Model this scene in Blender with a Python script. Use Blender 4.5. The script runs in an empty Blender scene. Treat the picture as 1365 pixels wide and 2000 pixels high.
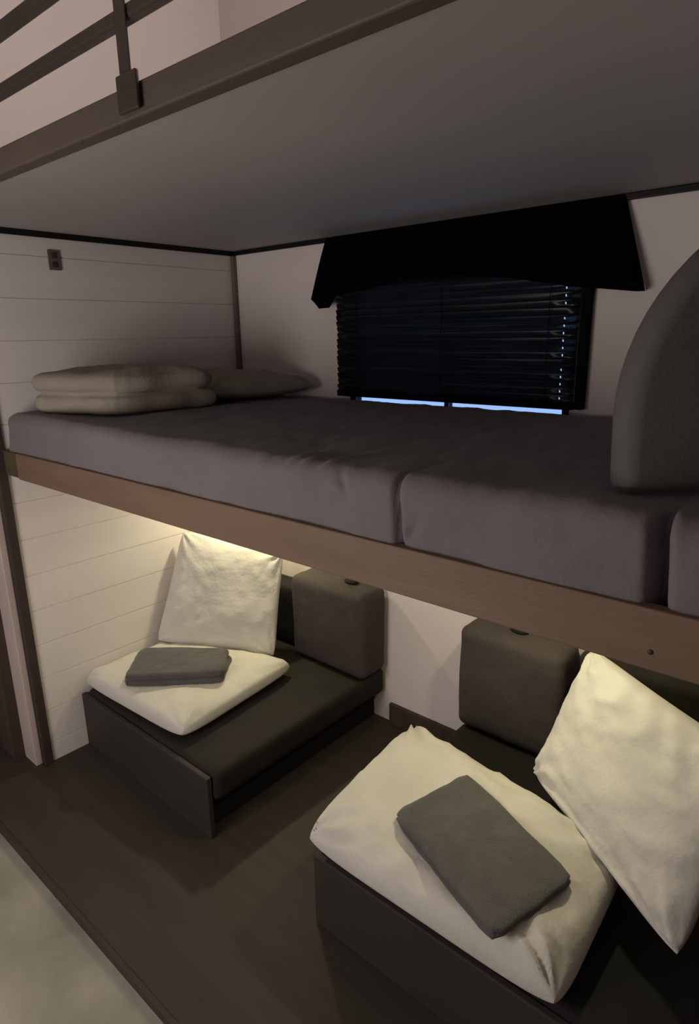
import bpy, bmesh, math, random
from mathutils import Vector, noise, Matrix
random.seed(4)
S = bpy.context.scene
C = S.collection

# ------------------------------------------------------------------ materials
def srgb(r, g, b):
    f = lambda c: (c/255/12.92) if c/255 <= .04045 else ((c/255+.055)/1.055)**2.4
    return (f(r), f(g), f(b), 1)

def mat(name, col, rough=.8, var=.12, scale=6.0, bump=0.0, bscale=60.0, spec=.3, stretch=(1, 1, 1), col2=None, sheen=0.0):
    m = bpy.data.materials.new(name); m.use_nodes = True
    nt = m.node_tree; b = nt.nodes['Principled BSDF']
    b.inputs['Roughness'].default_value = rough
    b.inputs['Specular IOR Level'].default_value = spec
    if sheen: b.inputs['Sheen Weight'].default_value = sheen
    tc = nt.nodes.new('ShaderNodeTexCoord'); mp = nt.nodes.new('ShaderNodeMapping')
    mp.inputs['Scale'].default_value = stretch
    nt.links.new(tc.outputs['Object'], mp.inputs['Vector'])
    n = nt.nodes.new('ShaderNodeTexNoise'); n.inputs['Scale'].default_value = scale; n.inputs['Detail'].default_value = 6
    nt.links.new(mp.outputs['Vector'], n.inputs['Vector'])
    r = nt.nodes.new('ShaderNodeValToRGB')
    r.color_ramp.elements[0].position = .3; r.color_ramp.elements[1].position = .7
    c2 = col2 or tuple(c*(1+var) for c in col[:3])+(1,)
    c1 = tuple(c*(1-var) for c in col[:3])+(1,)
    r.color_ramp.elements[0].color = c1; r.color_ramp.elements[1].color = c2
    nt.links.new(n.outputs['Fac'], r.inputs['Fac']); nt.links.new(r.outputs['Color'], b.inputs['Base Color'])
    if bump:
        n2 = nt.nodes.new('ShaderNodeTexNoise'); n2.inputs['Scale'].default_value = bscale; n2.inputs['Detail'].default_value = 4
        nt.links.new(mp.outputs['Vector'], n2.inputs['Vector'])
        bp = nt.nodes.new('ShaderNodeBump'); bp.inputs['Strength'].default_value = bump; bp.inputs['Distance'].default_value = .01
        nt.links.new(n2.outputs['Fac'], bp.inputs['Height']); nt.links.new(bp.outputs['Normal'], b.inputs['Normal'])
    return m

M = dict(
    plank=mat('white plank', (.70, .655, .63, 1), .55, .05, 2.0, .05, 20, stretch=(1, .3, 3)),
    panel=mat('white wall panel', (.76, .69, .68, 1), .6, .04, 2.5),
    ceil=mat('grey ceiling vinyl', (.34, .325, .315, 1), .65, .05, 1.5),
    loft=mat('loft pale board', (.66, .60, .575, 1), .7, .04, 1.5),
    black=mat('black edge trim', (.006, .006, .007, 1), .5, .1),
    ctrim=mat('brown corner trim', (.16, .125, .115, 1), .5, .15, 8),
    dtrim=mat('dark slide trim', (.045, .032, .028, 1), .5, .15, 8),
    ptrim=mat('pale slide flange', (.50, .42, .39, 1), .5, .06),
    brown=mat('dark brown board', (.060, .040, .035, 1), .6, .2, 3, stretch=(6, 6, .6)),
    wood=mat('fascia board wood', (.165, .108, .074, 1), .55, .10, 4, .1, 40, stretch=(.6, 3, 5)),
    olive=mat('dark end bracket', (.075, .062, .035, 1), .6, .15, 12),
    beam=mat('brown loft board', (.088, .070, .056, 1), .6, .10, 4, .1, 40, stretch=(.6, 3, 5)),
    rail=mat('dark rail metal', (.048, .037, .032, 1), .45, .1, 6),
    sheet=mat('grey fitted sheet', (.152, .140, .149, 1), .9, .07, 5, .15, 120, sheen=.1),
    cream=mat('cream folded bedding', (.30, .27, .225, 1), .9, .08, 6, .15, 90),
    pillow=mat('white pillowcase', (.60, .585, .53, 1), .9, .05, 7, .2, 70),
    blanket=mat('dark grey blanket', (.095, .094, .090, 1), .95, .12, 14, .4, 200, sheen=.2),
    blanket2=mat('charcoal blanket', (.088, .080, .082, 1), .95, .12, 14, .4, 200, sheen=.2),
    sofa=mat('dark brown upholstery', (.017, .0145, .011, 1), .8, .15, 10, .15, 150),
    sofa2=mat('grey brown upholstery', (.060, .050, .046, 1), .85, .12, 8, .2, 150),
    endp=mat('bench end panel', (.040, .034, .031, 1), .6, .1, 4),
    blk=mat('black upholstery', (.008, .008, .007, 1), .8, .2),
    valance=mat('black valance fabric', (.004, .004, .0045, 1), .9, .1, 10, spec=.1),
    slat=mat('black blind slat', (.014, .018, .024, 1), .30, .35, 3, stretch=(3, 1, 8), spec=.55),
    grey=mat('grey padded fabric', (.100, .097, .092, 1), .85, .06, 4, .1, 150),
    outlet=mat('brown plastic', (.13, .105, .09, 1), .5, .05),
    floor=mat('slide floor dark vinyl', (.040, .033, .027, 1), .6, .15, 3, stretch=(.6, 6, 1)),
    mfloor=mat('main floor mottled vinyl', (.22, .21, .18, 1), .7, .18, 3.5, .1, 20, col2=(.33, .315, .265, 1)),
    white=mat('main room pale wall', (.5, .47, .44, 1), .7, .04),
    metal=mat('dark metal', (.05, .05, .05, 1), .4, .05),
)
gm = bpy.data.materials.new('window glass'); gm.use_nodes = True
g = gm.node_tree.nodes['Principled BSDF']; g.inputs['Transmission Weight'].default_value = 1; g.inputs['Roughness'].default_value = .02
g.inputs['Base Color'].default_value = (.75, .85, 1, 1); g.inputs['IOR'].default_value = 1.0
em = bpy.data.materials.new('warm lamp lens'); em.use_nodes = True
g = em.node_tree.nodes['Principled BSDF']; g.inputs['Emission Color'].default_value = (1, .9, .55, 1); g.inputs['Emission Strength'].default_value = 2.0

# ------------------------------------------------------------------ mesh helpers
def link(name, me, m, parent=None, smooth=False):
    o = bpy.data.objects.new(name, me); C.objects.link(o)
    if m: me.materials.append(m)
    if smooth:
        for p in me.polygons: p.use_smooth = True
    if parent:
        o.parent = parent
        o.matrix_parent_inverse = Matrix.Translation(-parent.location)
    return o
def from_bm(name, bm, m, parent=None, smooth=False):
    bmesh.ops.recalc_face_normals(bm, faces=bm.faces)
    me = bpy.data.meshes.new(name); bm.to_mesh(me); bm.free()
    return link(name, me, m, parent, smooth)
def box(name, lo, hi, m, parent=None, bev=0.0, seg=2):
    bm = bmesh.new()
    bmesh.ops.create_cube(bm, size=1)
    for v in bm.verts:
        v.co = Vector([(lo[i]+hi[i])/2+v.co[i]*(hi[i]-lo[i]) for i in range(3)])
    if bev: bmesh.ops.bevel(bm, geom=bm.edges[:], offset=bev, segments=seg, profile=.5, affect='EDGES')
    return from_bm(name, bm, m, parent, bool(bev) and seg > 2)
def struct(o): o['kind'] = 'structure'; return o
def tag(o, label, cat, group=None):
    o['label'] = label; o['category'] = cat
    if group: o['group'] = group
    return o
def empty(name, loc, label, cat, group=None):
    o = bpy.data.objects.new(name, None); C.objects.link(o); o.location = loc
    return tag(o, label, cat, group)
def fbm(p, o=4): return noise.fractal(Vector(p), 1.0, 2.0, o)

def softbox(name, lo, hi, r, m, parent=None, step=.02, disp=None, maxn=120, ny=0, nz=0):
    """closed rounded box with a fine skin; disp(co, normal) -> offset vector"""
    lo = Vector(lo); hi = Vector(hi); d = hi-lo
    n = [max(4, min(maxn, int(d[i]/step))) for i in range(3)]
    if ny: n[1] = ny
    if nz: n[2] = nz
    bm = bmesh.new(); vs = {}
    def vert(i, j, k):
        key = (i, j, k)
        if key in vs: return vs[key]
        p = Vector((lo.x+d.x*i/n[0], lo.y+d.y*j/n[1], lo.z+d.z*k/n[2]))
        q = Vector([min(max(p[a], lo[a]+r), hi[a]-r) for a in range(3)])
        v = p-q
        if v.length > 1e-9:
            nn = v.normalized(); p2 = q+nn*r
        else:
            nn = Vector((0, 0, 1)); p2 = p
        if disp: p2 = p2+disp(p2, nn)
        vs[key] = bm.verts.new(p2); return vs[key]
    for a in range(3):
        b, c = (a+1) % 3, (a+2) % 3
        for side in (0, n[a]):
            for i in range(n[b]):
                for j in range(n[c]):
                    q = []
                    for (x, y) in ((0, 0), (1, 0), (1, 1), (0, 1)):
                        key = [0, 0, 0]; key[a] = side; key[b] = i+x; key[c] = j+y
                        q.append(vert(*key))
                    bm.faces.new(q)
    return from_bm(name, bm, m, parent, True)

def pillow(name, P, t, m, parent=None, back=.45, seed=0, wr=.006, n=56, pinch=.05, expo=.42, extra=None, tuft=0.0, pw=2.6):
    """stuffed pillow spanned by four corners P (counter-clockwise seen from its face), thickness t"""
    P = [Vector(p) for p in P]
    N = (P[2]-P[0]).cross(P[3]-P[1]).normalized()
    bm = bmesh.new(); top = {}; bot = {}
    for i in range(n+1):
        for j in range(n+1):
            # cosine spacing gives fine rows at the seam
            u = -math.cos(math.pi*i/n); v = -math.cos(math.pi*j/n)
            cu = u*(1-pinch*(1-v*v)) if True else u
            cv = v*(1-pinch*(1-u*u))
            # round corners slightly
            k = 1-.045*(abs(u)*abs(v))**5
            cu *= k; cv *= k
            a, b = (cu+1)/2, (cv+1)/2
            p = P[0]*(1-a)*(1-b)+P[1]*a*(1-b)+P[2]*a*b+P[3]*(1-a)*b
            h = max(0, (1-abs(u)**pw)*(1-abs(v)**pw))**expo
            e = 1-max(abs(u), abs(v))
            q = Vector((a*1.0+seed*7.3, b*1.0, seed))
            w = (fbm(q*3.2)*.9+abs(fbm(q*7.5))*.8)*wr*(.4+.6*min(1, h*1.5))
            # gathers running in from the corners
            r = math.hypot(1-abs(u), 1-abs(v)); ang = math.atan2(1-abs(v), 1-abs(u))
            gth = math.sin(ang*11+seed)*math.exp(-(r/.45)**2)*min(1, r/.12)*wr*.9
            hh = h*t*(1-back)+(w+gth)*min(1, e*14)
            if extra: hh += extra(u, v)
            hb = -h*t*back
            edge = i in (0, n) or j in (0, n)
            top[i, j] = bm.verts.new(p+N*hh)
            bot[i, j] = top[i, j] if edge else bm.verts.new(p+N*hb)
    for i in range(n):
        for j in range(n):
            bm.faces.new([top[i, j], top[i+1, j], top[i+1, j+1], top[i, j+1]])
            f = [bot[i, j+1], bot[i+1, j+1], bot[i+1, j], bot[i, j]]
            if len(set(f)) == 4 and set(f) != {top[i, j], top[i+1, j], top[i+1, j+1], top[i, j+1]}: bm.faces.new(f)
    return from_bm(name, bm, m, parent, True)

def folded(name, P, t, m, layers=3, seed=0, n=44, sag=None, wr=.003, parent=None):
    """folded cloth: a soft slab over corners P with a rounded fold per layer round its rim"""
    P = [Vector(p) for p in P]
    N = (P[2]-P[0]).cross(P[3]-P[1]).normalized()
    cen = sum(P, Vector())/4
    bm = bmesh.new(); rings = []
    per = []
    for k in range(4):
        for s in range(n): per.append((k, s/n))
    def rim(k, s):
        return P[k].lerp(P[(k+1) % 4], s)
    m_l = layers*7
    cols = []
    for (k, s) in per:
        p = rim(k, s)
        c = min(s, 1-s)
        rd = (cen-p).normalized()*max(0, .012-.25*c*c*.5)*(1 if c < .12 else 0)*(1-c/.12 if c < .12 else 0)
        cols.append(p+rd)
    for l in range(m_l+1):
        z = l/m_l
        ph = (z*layers) % 1.0
        li = min(layers-1, int(z*layers))
        bul = math.sqrt(max(0, 1-(2*ph-1)**2))*t/layers*.5
        if l in (0, m_l): bul = 0
        ring = []
        for idx, p in enumerate(cols):
            out = (p-cen); out -= N*out.dot(N); out.normalize()
            off = (fbm((idx*.045+li*3.1, seed, li*1.7))*.008 if t < .1 else fbm((p.x*4+li*3.1, p.y*4, li*1.7), 2)*.03)-.004*li
            ring.append(bm.verts.new(p+N*(t*z+fbm((p.x*6, p.y*6, seed))*.004*z)+out*(bul+off)))
        rings.append(ring)
    L = len(cols)
    for a in range(len(rings)-1):
        for i in range(L):
            bm.faces.new([rings[a][i], rings[a][(i+1) % L], rings[a+1][(i+1) % L], rings[a+1][i]])
    prev = rings[-1]
    base = [v.co.copy() for v in prev]
    for q in range(1, 16):
        f = 1-q/16
        ring = []
        for i in range(L):
            p = cen+N*t+(base[i]-cen-N*t)*f
            w = fbm((p.x*5+seed, p.y*5, p.z*5))*wr*2.2+abs(fbm((p.x*14, p.y*14+seed, 2)))*wr
            ring.append(bm.verts.new(p+N*(w+(sag(p) if sag else 0)+.004*(1-f))))
        for i in range(L):
            bm.faces.new([prev[i], prev[(i+1) % L], ring[(i+1) % L], ring[i]])
        prev = ring
    bm.faces.new(prev)
    bm.faces.new(rings[0][::-1])
    return from_bm(name, bm, m, parent, True)

def prism(name, poly, axis, lo, hi, m, parent=None, bev=0.0):
    """polygon in the two other axes, pushed along axis from lo to hi"""
    bm = bmesh.new(); a = []; b = []
    for (p, q) in poly:
        def mk(t):
            c = [0, 0, 0]; o = [i for i in range(3) if i != axis]; c[axis] = t; c[o[0]] = p; c[o[1]] = q
            return Vector(c)
        a.append(bm.verts.new(mk(lo))); b.append(bm.verts.new(mk(hi)))
    bm.faces.new(a); bm.faces.new(b[::-1])
    k = len(a)
    for i in range(k): bm.faces.new([a[i], b[i], b[(i+1) % k], a[(i+1) % k]])
    if bev: bmesh.ops.bevel(bm, geom=bm.edges[:], offset=bev, segments=2, affect='EDGES')
    return from_bm(name, bm, m, parent)

# ------------------------------------------------------------------ the setting
ZC = 2.20          # underside over the bunk
# left wall of planks with V grooves
gr = [.10+.1555*k for k in range(-1, 14)]
gr = [z-.005 for z in [.0945+.1555*k for k in range(0, 14)]]
prof = [(-.05, 0), (0, 0)]
for z in gr:
    if .02 < z < ZC-.01: prof += [(0, z-.0025), (-.004, z-.0012), (-.004, z+.0012), (0, z+.0025)]
prof += [(0, ZC), (-.05, ZC)]
struct(prism('wall_left', prof, 1, -1.195, .0, M['plank']))
# back wall with the window hole
X0, X1, Z0, Z1 = .735, 1.735, 1.47, 2.02
bm = bmesh.new()
def addbox(bm, lo, hi):
    r = bmesh.ops.create_cube(bm, size=1)
    for v in r['verts']: v.co = Vector([(lo[i]+hi[i])/2+v.co[i]*(hi[i]-lo[i]) for i in range(3)])
addbox(bm, (-.05, 0, 0), (X0, .06, ZC)); addbox(bm, (X1, 0, 0), (3.2, .06, ZC))
addbox(bm, (X0, 0, 0), (X1, .06, Z0)); addbox(bm, (X0, 0, Z1), (X1, .06, ZC))
struct(from_bm('wall_back', bm, M['panel']))
struct(box('wall_right', (3.15, -1.195, 0), (3.2, 0, ZC), M['plank']))
struct(box('ceiling_bunk', (-.05, -1.385, ZC), (3.2, .06, ZC+.04), M['ceil']))
# loft room above
struct(box('wall_loft_left', (-.05, -1.385, ZC+.04), (0, .06, 3.4), M['loft']))
struct(box('wall_loft_back', (0, 0, ZC+.04), (3.2, .06, 3.4), M['loft']))
struct(box('wall_loft_right', (3.15, -1.385, ZC+.04), (3.2, 0, 3.4), M['loft']))
struct(box('ceiling', (-2.2, -5.2, 3.4), (5.0, .06, 3.45), M['loft']))
# trims
struct(box('trim_1', (0, -.022, 1.3), (.022, 0, ZC-.02), M['ctrim'], bev=.004))
struct(box('trim_2', (0, -1.195, ZC-.022), (.014, 0, ZC), M['black'], bev=.003))
struct(box('trim_3', (.014, -.014, ZC-.020), (3.15, 0, ZC), M['black'], bev=.003))
struct(box('trim_4', (-.05, -1.232, 0), (.012, -1.195, ZC), M['dtrim'], bev=.004))
struct(box('trim_5', (-.135, -1.26, 0), (-.018, -1.232, ZC), M['ptrim'], bev=.003))
struct(box('baseboard_back', (.97, -.018, 0), (1.43, 0, .105), M['brown'], bev=.003))
struct(box('wall_hall', (-2.2, -1.30, 0), (-.125, -1.262, 3.4), M['brown']))
# floors
struct(box('floor_slide', (-2.2, -1.5, -.04), (5.0, .06, 0), M['floor']))
struct(box('trim_6', (-2.2, -1.515, -.05), (5.0, -1.5, .004), M['dtrim'], bev=.002))
struct(box('floor', (-2.2, -5.2, -.06), (5.0, -1.515, -.03), M['mfloor']))
# the rest of the main room
struct(box('wall_main_left', (-2.25, -5.2, -.06), (-2.2, -1.262, 3.4), M['white']))
struct(box('wall_main_right', (5.0, -5.2, -.06), (5.05, .06, 3.4), M['white']))
struct(box('wall_main_rear', (-2.25, -5.25, -.06), (5.05, -5.2, 3.4), M['white']))
struct(box('wall_main_front', (3.2, -1.30, -.06), (5.0, -1.25, 3.4), M['white']))

# window
w = bpy.data.objects.new('window_1', None); C.objects.link(w); w['kind'] = 'structure'; w.location = (1.235, .03, Z0)
bm = bmesh.new()
addbox(bm, (X0, .01, Z0), (X0+.03, .05, Z1)); addbox(bm, (X1-.03, .01, Z0), (X1, .05, Z1))
addbox(bm, (X0+.03, .01, Z1-.03), (X1-.03, .05, Z1)); addbox(bm, (X0+.03, .01, Z0), (X1-.03, .05, Z0+.03))
addbox(bm, (1.222, .012, Z0+.03), (1.24, .045, Z1-.03))
from_bm('window_frame', bm, M['black'], w)
box('pane', (X0+.03, .028, Z0+.03), (1.215, .032, Z1-.03), gm, w)
box('pane', (1.24, .028, Z0+.03), (X1-.03, .032, Z1-.03), gm, w)

# ------------------------------------------------------------------ blind and valance
bl = empty('window_blind', (1.235, -.03, 1.99), 'black horizontal slat blind pulled down over the bunk window', 'window blind')
z = 1.985; k = 0
while z > 1.572:
    t = math.radians(68+random.uniform(-6, 6)); hw = .0145
    dy, dz = math.cos(t)*hw, math.sin(t)*hw
    bm = bmesh.new()
    yc = -.030
    # slat skin, with a cord slot near its right end
    xs = [.700+random.uniform(-.002, .002), 1.706, 1.7115, 1.758]
    cols = []
    seg = 6
    NX = []
    a = xs[0]
    while a < 1.70: NX.append(a); a += .06
    NX += [1.7085, 1.7125, xs[3]]
    rows = [-1, -.6, -.25, .25, .6, 1]
    V = {}
    for i, x in enumerate(NX):
        for j, r in enumerate(rows):
            wav = math.sin(x*9+k)*.0012+r*math.sin(x*13+k*2.1)*.0011*(1 if x > 1.2 else .4)
            V[i, j] = bm.verts.new((x, yc-dy*r-.003*(1-r*r)+wav, z+dz*r))
    for i in range(len(NX)-1):
        for j in range(5):
            if abs(NX[i]-1.7085) < 1e-6 and j == 2 and k % 7 != 5: continue
            bm.faces.new([V[i, j], V[i+1, j], V[i+1, j+1], V[i, j+1]])
    bmesh.ops.solidify(bm, geom=bm.faces[:], thickness=.0008)
    from_bm('slat', bm, M['slat'], bl, True)
    z -= .0238; k += 1
box('bottom_rail', (.700, -.042, 1.543), (1.758, -.018, 1.570), M['valance'], bl, .003)
box('head_rail', (.700, -.052, 1.985), (1.758, -.006, 2.03), M['valance'], bl, .003)
for x in (.82, 1.235, 1.66): 
    bm = bmesh.new(); addbox(bm, (x-.001, -.0445, 1.56), (x+.001, -.0430, 1.975)); from_bm('ladder_cord', bm, M['valance'], bl)
box('side_channel', (1.762, -.034, 1.545), (1.79, -.002, 1.99), M['valance'], bl, .003)

# valance: gathered cloth, arched hem, flaring outward at the bottom, with side returns
va = empty('window_valance', (1.235, -.05, 2.19), 'black fabric valance with arched hem hanging at the ceiling above the blind', 'valance')
bm = bmesh.new(); nx, nz = 90, 14; V = {}
def hem(x):   # x across the front face
    pts = [(.59, 1.955), (.64, 1.910), (.700, 1.912), (.74, 1.96), (.80, 1.962), (1.07, 1.999), (1.32, 2.001), (1.54, 1.975), (1.74, 1.938), (1.945, 1.912)]
    if x <= pts[0][0]: return pts[0][1]
    for (a, b), (c, d) in zip(pts, pts[1:]):
        if x <= c: return b+(d-b)*(x-a)/(c-a)
    return pts[-1][1]
TX0, TX1, BX0, BX1 = .640, 1.862, .595, 1.945
for i in range(nx+1):
    s = i/nx
    for j in range(nz+1):
        h = j/nz
        xb = BX0+(BX1-BX0)*s; xt = TX0+(TX1-TX0)*s
        zb = hem(xb); zt = 2.196
        x = xt+(xb-xt)*h; zz = zt+(zb-zt)*h
        y = -.022-.058*h**.8+math.sin(s*70+math.sin(s*9)*2)*.004*h
        V[i, j] = bm.verts.new((x, y, zz))
for i in range(nx):
    for j in range(nz): bm.faces.new([V[i, j], V[i+1, j], V[i+1, j+1], V[i, j+1]])
for i in (0, nx):   # side returns back to the wall
    pr = None
    for j in range(nz+1):
        v = V[i, j].co; q = bm.verts.new((v.x+(-.004 if i == 0 else .002), -.002, v.z+.004*j/nz))
        if pr: bm.faces.new([V[i, j-1], V[i, j], q, pr])
        pr = q
bmesh.ops.solidify(bm, geom=bm.faces[:], thickness=.003)
from_bm('valance_cloth', bm, M['valance'], va, True)
box('mounting_board', (.66, -.02, 2.165), (1.85, -.0145, 2.178), M['valance'], va)

# outlet on left wall
ou = empty('wall_outlet', (.0, -.898, 2.10), 'small brown outlet plate high on the white plank wall', 'outlet')
box('cover_plate', (.0002, -.922, 2.063), (.006, -.874, 2.137), M['outlet'], ou, .002)
cp = ou.children[0]
for zz in (2.083, 2.117): box('socket', (.006, -.908, zz-.010), (.0085, -.888, zz+.010), M['dtrim'], cp, .002)

# ------------------------------------------------------------------ loft railing
lr = empty('loft_railing', (1.45, -1.41, 2.19), 'brown loft edge board with dark guard rails and post above the bunk ceiling', 'railing')
box('edge_board', (-.05, -1.425, 2.188), (3.2, -1.387, 2.243), M['beam'], lr, .004)
for x in (1.452,):
    p = box('post', (x-.018, -1.4285, 2.243), (x+.018, -1.4245, 2.72), M['rail'], lr, .003)
    box('post_foot', (1.432, -1.437, 2.196), (1.498, -1.4285, 2.258), M['rail'], p, .003)
for (a, b) in ((2.343, 2.368), (2.452, 2.480), (2.62, 2.66)):
    box('rail', (-.05, -1.424, a), (3.2, -1.400, b), M['rail'], lr, .006)

# ------------------------------------------------------------------ the upper bunk
bb = empty('bunk_frame', (1.5, -.6, 1.27), 'long brown wooden board fronting the upper bunk', 'bunk')
box('fascia_board', (.13, -1.205, 1.296), (3.15, -1.178, 1.396), M['wood'], bb, .003)
box('end_bracket', (.014, -1.203, 1.300), (.13, -1.178, 1.396), M['olive'], bb, .003)
box('platform', (.001, -1.178, 1.335), (3.149, -.002, 1.358), M['panel'], bb)
bm = bmesh.new(); bmesh.ops.create_uvsphere(bm, u_segments=10, v_segments=6, radius=.0045)
for v in bm.verts: v.co = Vector((v.co.x+2.381, v.co.y*.4-1.2055, v.co.z+1.327))
from_bm('screw', bm, M['dtrim'], bb, True)

def mat_disp(p, n):
    o = Vector((0, 0, 0))
    f = max(0, min(1, (-p.y-.95)/.22))             # towards the front face
    low = 1-(p.z-1.36)/.17
    for (sx, wd, dep) in ((1.885, .007, .020), (2.368, .011, .060)):
        xx = sx+.012*low
        g_ = math.exp(-((p.x-xx)/wd)**2)
        o.y += g_*dep*f; o.z -= g_*.006*f*(1 if p.z > 1.5 else 0)
    if p.y < -1.1:
        o.y += fbm((p.x*5, 3, p.z*6))*.007
        o.y -= .003*math.exp(-((p.x-2.15)/.18)**2)
        # short slanted creases
        for (cx, sl, wd) in ((1.76, -.5, .012), (1.95, .6, .012)):
            o.y += .008*math.exp(-((p.x-cx-sl*(p.z-1.47))/wd)**2)*math.exp(-((p.z-(1.50 if cx < 1.8 else 1.42))/.03)**2)
    if p.z > 1.5:
        o.z += fbm((p.x*2.2, p.y*2.2, 1))*.008+abs(fbm((p.x*6, p.y*4, 5)))*.006
        # folds at the front edge
        for cx in (1.60, 1.64, 1.70): o.z += .010*math.exp(-((p.x-cx-.3*(p.y+1.1))/.010)**2)*math.exp(-((p.y+1.12)/.06)**2)
    return o
ms = softbox('mattress', (.035, -1.193, 1.362), (3.12, -.05, 1.535), .042, M['sheet'], step=.0055, disp=mat_disp, maxn=560, ny=90, nz=26)
tag(ms, 'bunk mattress under a fitted grey sheet with creased front side', 'mattress')

# folded bedding at the left end
fb = folded('folded_duvet', [(.19, -1.10, 1.54), (.50, -.985, 1.54), (.545, -.62, 1.54), (.06, -.62, 1.54)], .145, M['cream'], layers=2, seed=3,
            sag=lambda p: .018*math.exp(-((p.y+.80)/.16)**2))
tag(fb, 'folded cream duvet at the left front of the bunk mattress', 'duvet')
pb = pillow('pillow', [(.03, -.60, 1.585), (.53, -.60, 1.585), (.60, -.06, 1.585), (.03, -.06, 1.585)], .125, M['cream'], seed=5, back=.40, wr=.01)
tag(pb, 'pale pillow on the bunk in the corner behind the folded duvet', 'pillow', )

# grey padded panel at the right of the bunk
gp = empty('padded_panel', (2.52, -.865, 1.545), 'grey padded panel with rounded top standing on the right end of the bunk', 'panel')
bm = bmesh.new()
a45 = math.radians(45); d = Vector((math.cos(a45), math.sin(a45), 0)); nrm = Vector((d.y, -d.x, 0))
p0 = Vector((2.292, -1.100, 0))
R_ = .35; out = []
for q in range(0, 33):
    th = math.pi-q/32*math.pi
    out.append((.34+R_*math.cos(th), 1.665+R_*math.sin(th)))
poly = [(-.004, 1.545)]+out+[(.684, 1.545)]
layers_ = []
for (off, ins) in ((0.0, .022), (.010, .007), (.028, 0), (.052, 0), (.070, .007), (.08, .022)):
    cx, cz = .34, 1.72
    ring = []
    for (s, zz) in poly:
        dx, dz = s-cx, zz-cz; L = math.hypot(dx, dz)
        ring.append(bm.verts.new(p0+d*(s-dx/L*ins)+Vector((0, 0, zz-dz/L*ins))-nrm*off))
    layers_.append(ring)
for r0, r1 in zip(layers_, layers_[1:]):
    for i in range(len(r0)): bm.faces.new([r0[i], r0[(i+1) % len(r0)], r1[(i+1) % len(r0)], r1[i]])
bm.faces.new(layers_[0]); bm.faces.new(layers_[-1][::-1])
ob = from_bm('padding', bm, M['grey'], gp, True)
md = ob.modifiers.new('b', 'BEVEL'); md.limit_method = 'ANGLE'; md.width = .004
bm = bmesh.new(); pv = None; first = None      # piping round the rim
prevring = None
for (s, zz) in poly:
    dx, dz = s-.34, zz-1.72; L = math.hypot(dx, dz)
    c = p0+d*(s-dx/L*.004)+Vector((0, 0, zz-dz/L*.004))-nrm*.04
    ring = []
    for q in range(6):
        an = q/6*2*math.pi
        ring.append(bm.verts.new(c+(d*dx/L+Vector((0, 0, dz/L)))*math.cos(an)*.005+nrm*math.sin(an)*.005))
    if prevring:
        for q in range(6): bm.faces.new([prevring[q], prevring[(q+1) % 6], ring[(q+1) % 6], ring[q]])
    prevring = ring
from_bm('piping', bm, M['grey'], ob, True)

# ------------------------------------------------------------------ dinette benches
def cush_disp(seed, amp=.006):
    return lambda p, n: n*(fbm((p.x*4+seed, p.y*4, p.z*4))*amp)
def bench(x0, x1, label, front_left):
    b = empty('dinette_bench', ((x0+x1)/2, -.5, 0), label, 'bench', 'facing dinette benches under the bunk')
    if front_left:   # aisle side of this bench faces right
        box('base', (x0, -1.005, .002), (x1-.07, -.004, .15), M['blk'], b, .004)
    else:
        box('base', (x0+.04, -1.005, .002), (x1, -.004, .15), M['blk'], b, .004)
    softbox('seat_cushion', (x0, -1.008, .15), (x1, -.004, .278), .028, M['sofa'] if front_left else M['blk'], b, step=.016, disp=cush_disp(x0, .005))
    box('end_panel', (x0 if front_left else x0+.005, -1.032, .001), (x1-.02, -1.010, .262), M['endp'], b, .004)
    return b
bench(.004, .94, 'dark brown dinette bench on the left against the plank wall', True)
bench(1.45, 2.80, 'dark brown dinette bench on the right under the big pillows', False)

def back_cushion(x0, x1, y0, y1, z0, z1, m, label, seed, clip=None, r=.034):
    t = empty('back_cushion', ((x0+x1)/2, (y0+y1)/2, z0), label, 'cushion', 'upholstered back cushions along the wall')
    def dd(p, n):
        o = n*(fbm((p.x*4+seed, p.y*4, p.z*4))*.007)
        cx = (p.x-(x0+x1)/2)/((x1-x0)/2); cz = (p.z-(z0+z1)/2)/((z1-z0)/2)
        o.y -= .012*max(0, 1-cx*cx)*max(0, 1-cz*cz)*(1 if p.y < (y0+y1)/2 else 0)
        return o
    softbox('cushion_body', (x0, y0, z0), (x1, y1, z1), r, m, t, step=.013, disp=dd)
    if clip is not None:
        bm = bmesh.new(); bmesh.ops.create_uvsphere(bm, u_segments=16, v_segments=8, radius=1)
        for v in bm.verts: v.co = Vector((clip+v.co.x*.038, (y0+y1)/2+.02+v.co.y*.025, z1+.004+v.co.z*.014))
        from_bm('strap_tab', bm, M['blk'], t, True)
    return t
back_cushion(.50, .955, -.19, -.012, .284, .70, M['sofa2'], 'grey brown back cushion against the wall at the inner end of the left bench', 1, .80)
back_cushion(1.44, 1.86, -.19, -.012, .284, .71, M['sofa2'], 'grey brown back cushion against the wall behind the right bench', 4, 1.64)
back_cushion(.05, .485, -.13, -.012, .282, .60, M['blk'], 'black back cushion mostly hidden behind the upright white pillow on the left', 7, r=.03)
back_cushion(1.885, 2.57, -.13, -.012, .288, .72, M['sofa'], 'dark back cushion against the wall behind the big leaning pillow', 9)
t = empty('backrest', (2.70, -.5, .28), 'dark backrest at the far right end of the right bench', 'backrest')
softbox('cushion_body', (2.61, -1.0, .288), (2.79, -.02, .74), .04, M['blk'], t, step=.02, disp=cush_disp(3))

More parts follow.
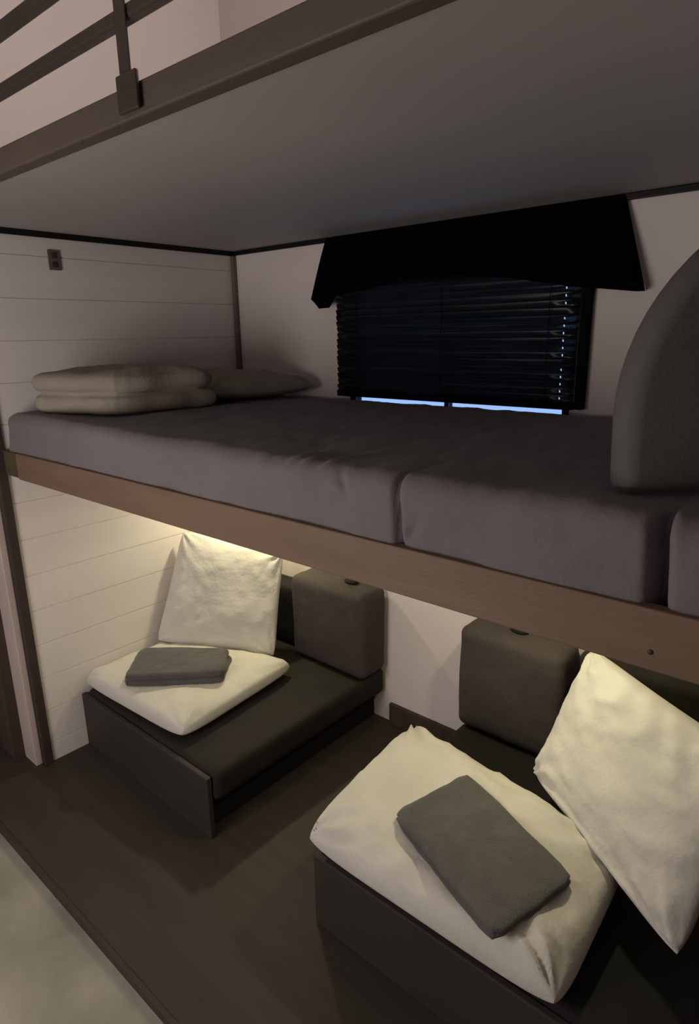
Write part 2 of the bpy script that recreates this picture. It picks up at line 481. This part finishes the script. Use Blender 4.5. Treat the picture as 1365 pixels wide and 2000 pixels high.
# left pillows
pillow_l = pillow('pillow', [(.01, -1.02, .325), (.715, -.985, .325), (.66, -.33, .330), (.03, -.58, .33)], .105, M['pillow'], seed=1, back=.40, wr=.007, pinch=.005, expo=.30, pw=5)
tag(pillow_l, 'white pillow lying flat on the left bench under a folded charcoal blanket', 'pillow', 'white pillows on the dinette benches')
pl2 = pillow('pillow', [(.045, -.665, .385), (.540, -.335, .330), (.450, -.165, .795), (.040, -.455, .905)], .11, M['pillow'], seed=2, back=.5, wr=.007, pinch=.035)
tag(pl2, 'white pillow standing upright in the corner of the left bench', 'pillow', 'white pillows on the dinette benches')
b1 = folded('folded_blanket', [(.315, -.975, .385), (.60, -.705, .385), (.462, -.55, .385), (.155, -.79, .385)], .060, M['blanket2'], layers=2, seed=11)
tag(b1, 'small folded charcoal blanket on the flat white pillow of the left bench', 'blanket')

# right pillows
pr = pillow('pillow', [(1.435, -1.055, .325), (2.245, -1.05, .325), (2.235, -.58, .37), (1.39, -.43, .36)], .15, M['pillow'], seed=9, back=.35, wr=.018, pinch=.005, expo=.34, pw=4)
tag(pr, 'white pillow lying flat on the right bench under a folded grey blanket', 'pillow', 'white pillows on the dinette benches')
pr2 = pillow('pillow', [(1.885, -.445, .41), (2.425, -.82, .39), (2.50, -.56, .81), (1.94, -.155, .775)], .17, M['pillow'], seed=13, back=.5, wr=.013, pinch=.04,
    extra=lambda u, v: max(0, v-.25)*(1-v)*.045*math.sin(u*17+math.sin(v*7+u*3)*1.6)+(.006*math.sin(v*40)*math.exp(-((v+.93)/.1)**2)))
tag(pr2, 'large white pillow leaning diagonally at the right end of the right bench', 'pillow', 'white pillows on the dinette benches')
b2 = folded('folded_blanket', [(1.68, -.915, .435), (2.085, -1.075, .425), (2.165, -.805, .435), (1.755, -.64, .445)], .03, M['blanket'], layers=2, seed=21)
tag(b2, 'folded dark grey blanket on the flat white pillow of the right bench', 'blanket')

# ------------------------------------------------------------------ lights
def puck(x, y, power, label):
    t = empty('puck_light', (x, y, 1.335), label, 'light', 'puck lights under the bunk')
    bm = bmesh.new(); bmesh.ops.create_cone(bm, cap_ends=True, segments=28, radius1=.034, radius2=.038, depth=.014)
    for v in bm.verts: v.co += Vector((x, y, 1.3275))
    from_bm('housing', bm, M['metal'], t)
    bm = bmesh.new(); bmesh.ops.create_cone(bm, cap_ends=True, segments=28, radius1=.026, radius2=.026, depth=.003)
    for v in bm.verts: v.co += Vector((x, y, 1.3185))
    from_bm('lens', bm, em, t)
    L = bpy.data.lights.new('puck_lamp', 'AREA'); L.shape = 'DISK'; L.size = .06; L.energy = power; L.color = (1, .90, .55); L.spread = math.radians(170)
    o = bpy.data.objects.new('puck_lamp', L); C.objects.link(o); o.location = (x, y, 1.314)
puck(.31, -.25, 4.4, 'small round puck light under the left half of the bunk')
puck(.95, -.75, .5, 'small round puck light under the middle of the bunk near its front')
puck(1.85, -.45, 2.9, 'small round puck light under the right half of the bunk')
L = bpy.data.lights.new('room_lamp', 'POINT'); L.energy = 55; L.color = (1, .89, .84); L.shadow_soft_size = .45
o = bpy.data.objects.new('room_lamp', L); C.objects.link(o); o.location = (1.05, -2.75, 1.3)
L = bpy.data.lights.new('loft_lamp', 'POINT'); L.energy = 20; L.color = (1, .90, .84); L.shadow_soft_size = .12
o = bpy.data.objects.new('loft_lamp', L); C.objects.link(o); o.location = (1.9, -.5, 2.9)

# ------------------------------------------------------------------ world, camera, view
W = bpy.data.worlds.new('World'); S.world = W; W.use_nodes = True
bg = W.node_tree.nodes['Background']; bg.inputs['Color'].default_value = (.42, .58, .9, 1); bg.inputs['Strength'].default_value = .9
yaw, pitch, roll = [math.radians(a) for a in (41.1256528, 15.41369404, -.9549308)]
cy, sy = math.cos(yaw), math.sin(yaw)
fw = Vector((-sy*math.cos(pitch), cy*math.cos(pitch), -math.sin(pitch)))
ri = Vector((cy, sy, 0)); up = ri.cross(fw)
r_ = math.cos(roll)*ri+math.sin(roll)*up; u_ = -math.sin(roll)*ri+math.cos(roll)*up
cam = bpy.data.cameras.new('Camera'); co = bpy.data.objects.new('Camera', cam); C.objects.link(co)
co.matrix_world = Matrix(((r_.x, u_.x, -fw.x, 2.62), (r_.y, u_.y, -fw.y, -2.17), (r_.z, u_.z, -fw.z, 1.8), (0, 0, 0, 1)))
cam.sensor_fit = 'VERTICAL'; cam.sensor_height = 24; cam.lens = 24*1253.55/2000; cam.clip_start = .02
S.camera = co
S.view_settings.view_transform = 'Standard'; S.view_settings.look = 'None'
S.view_settings.gamma = 1; S.view_settings.use_curve_mapping = False; S.view_settings.exposure = .3
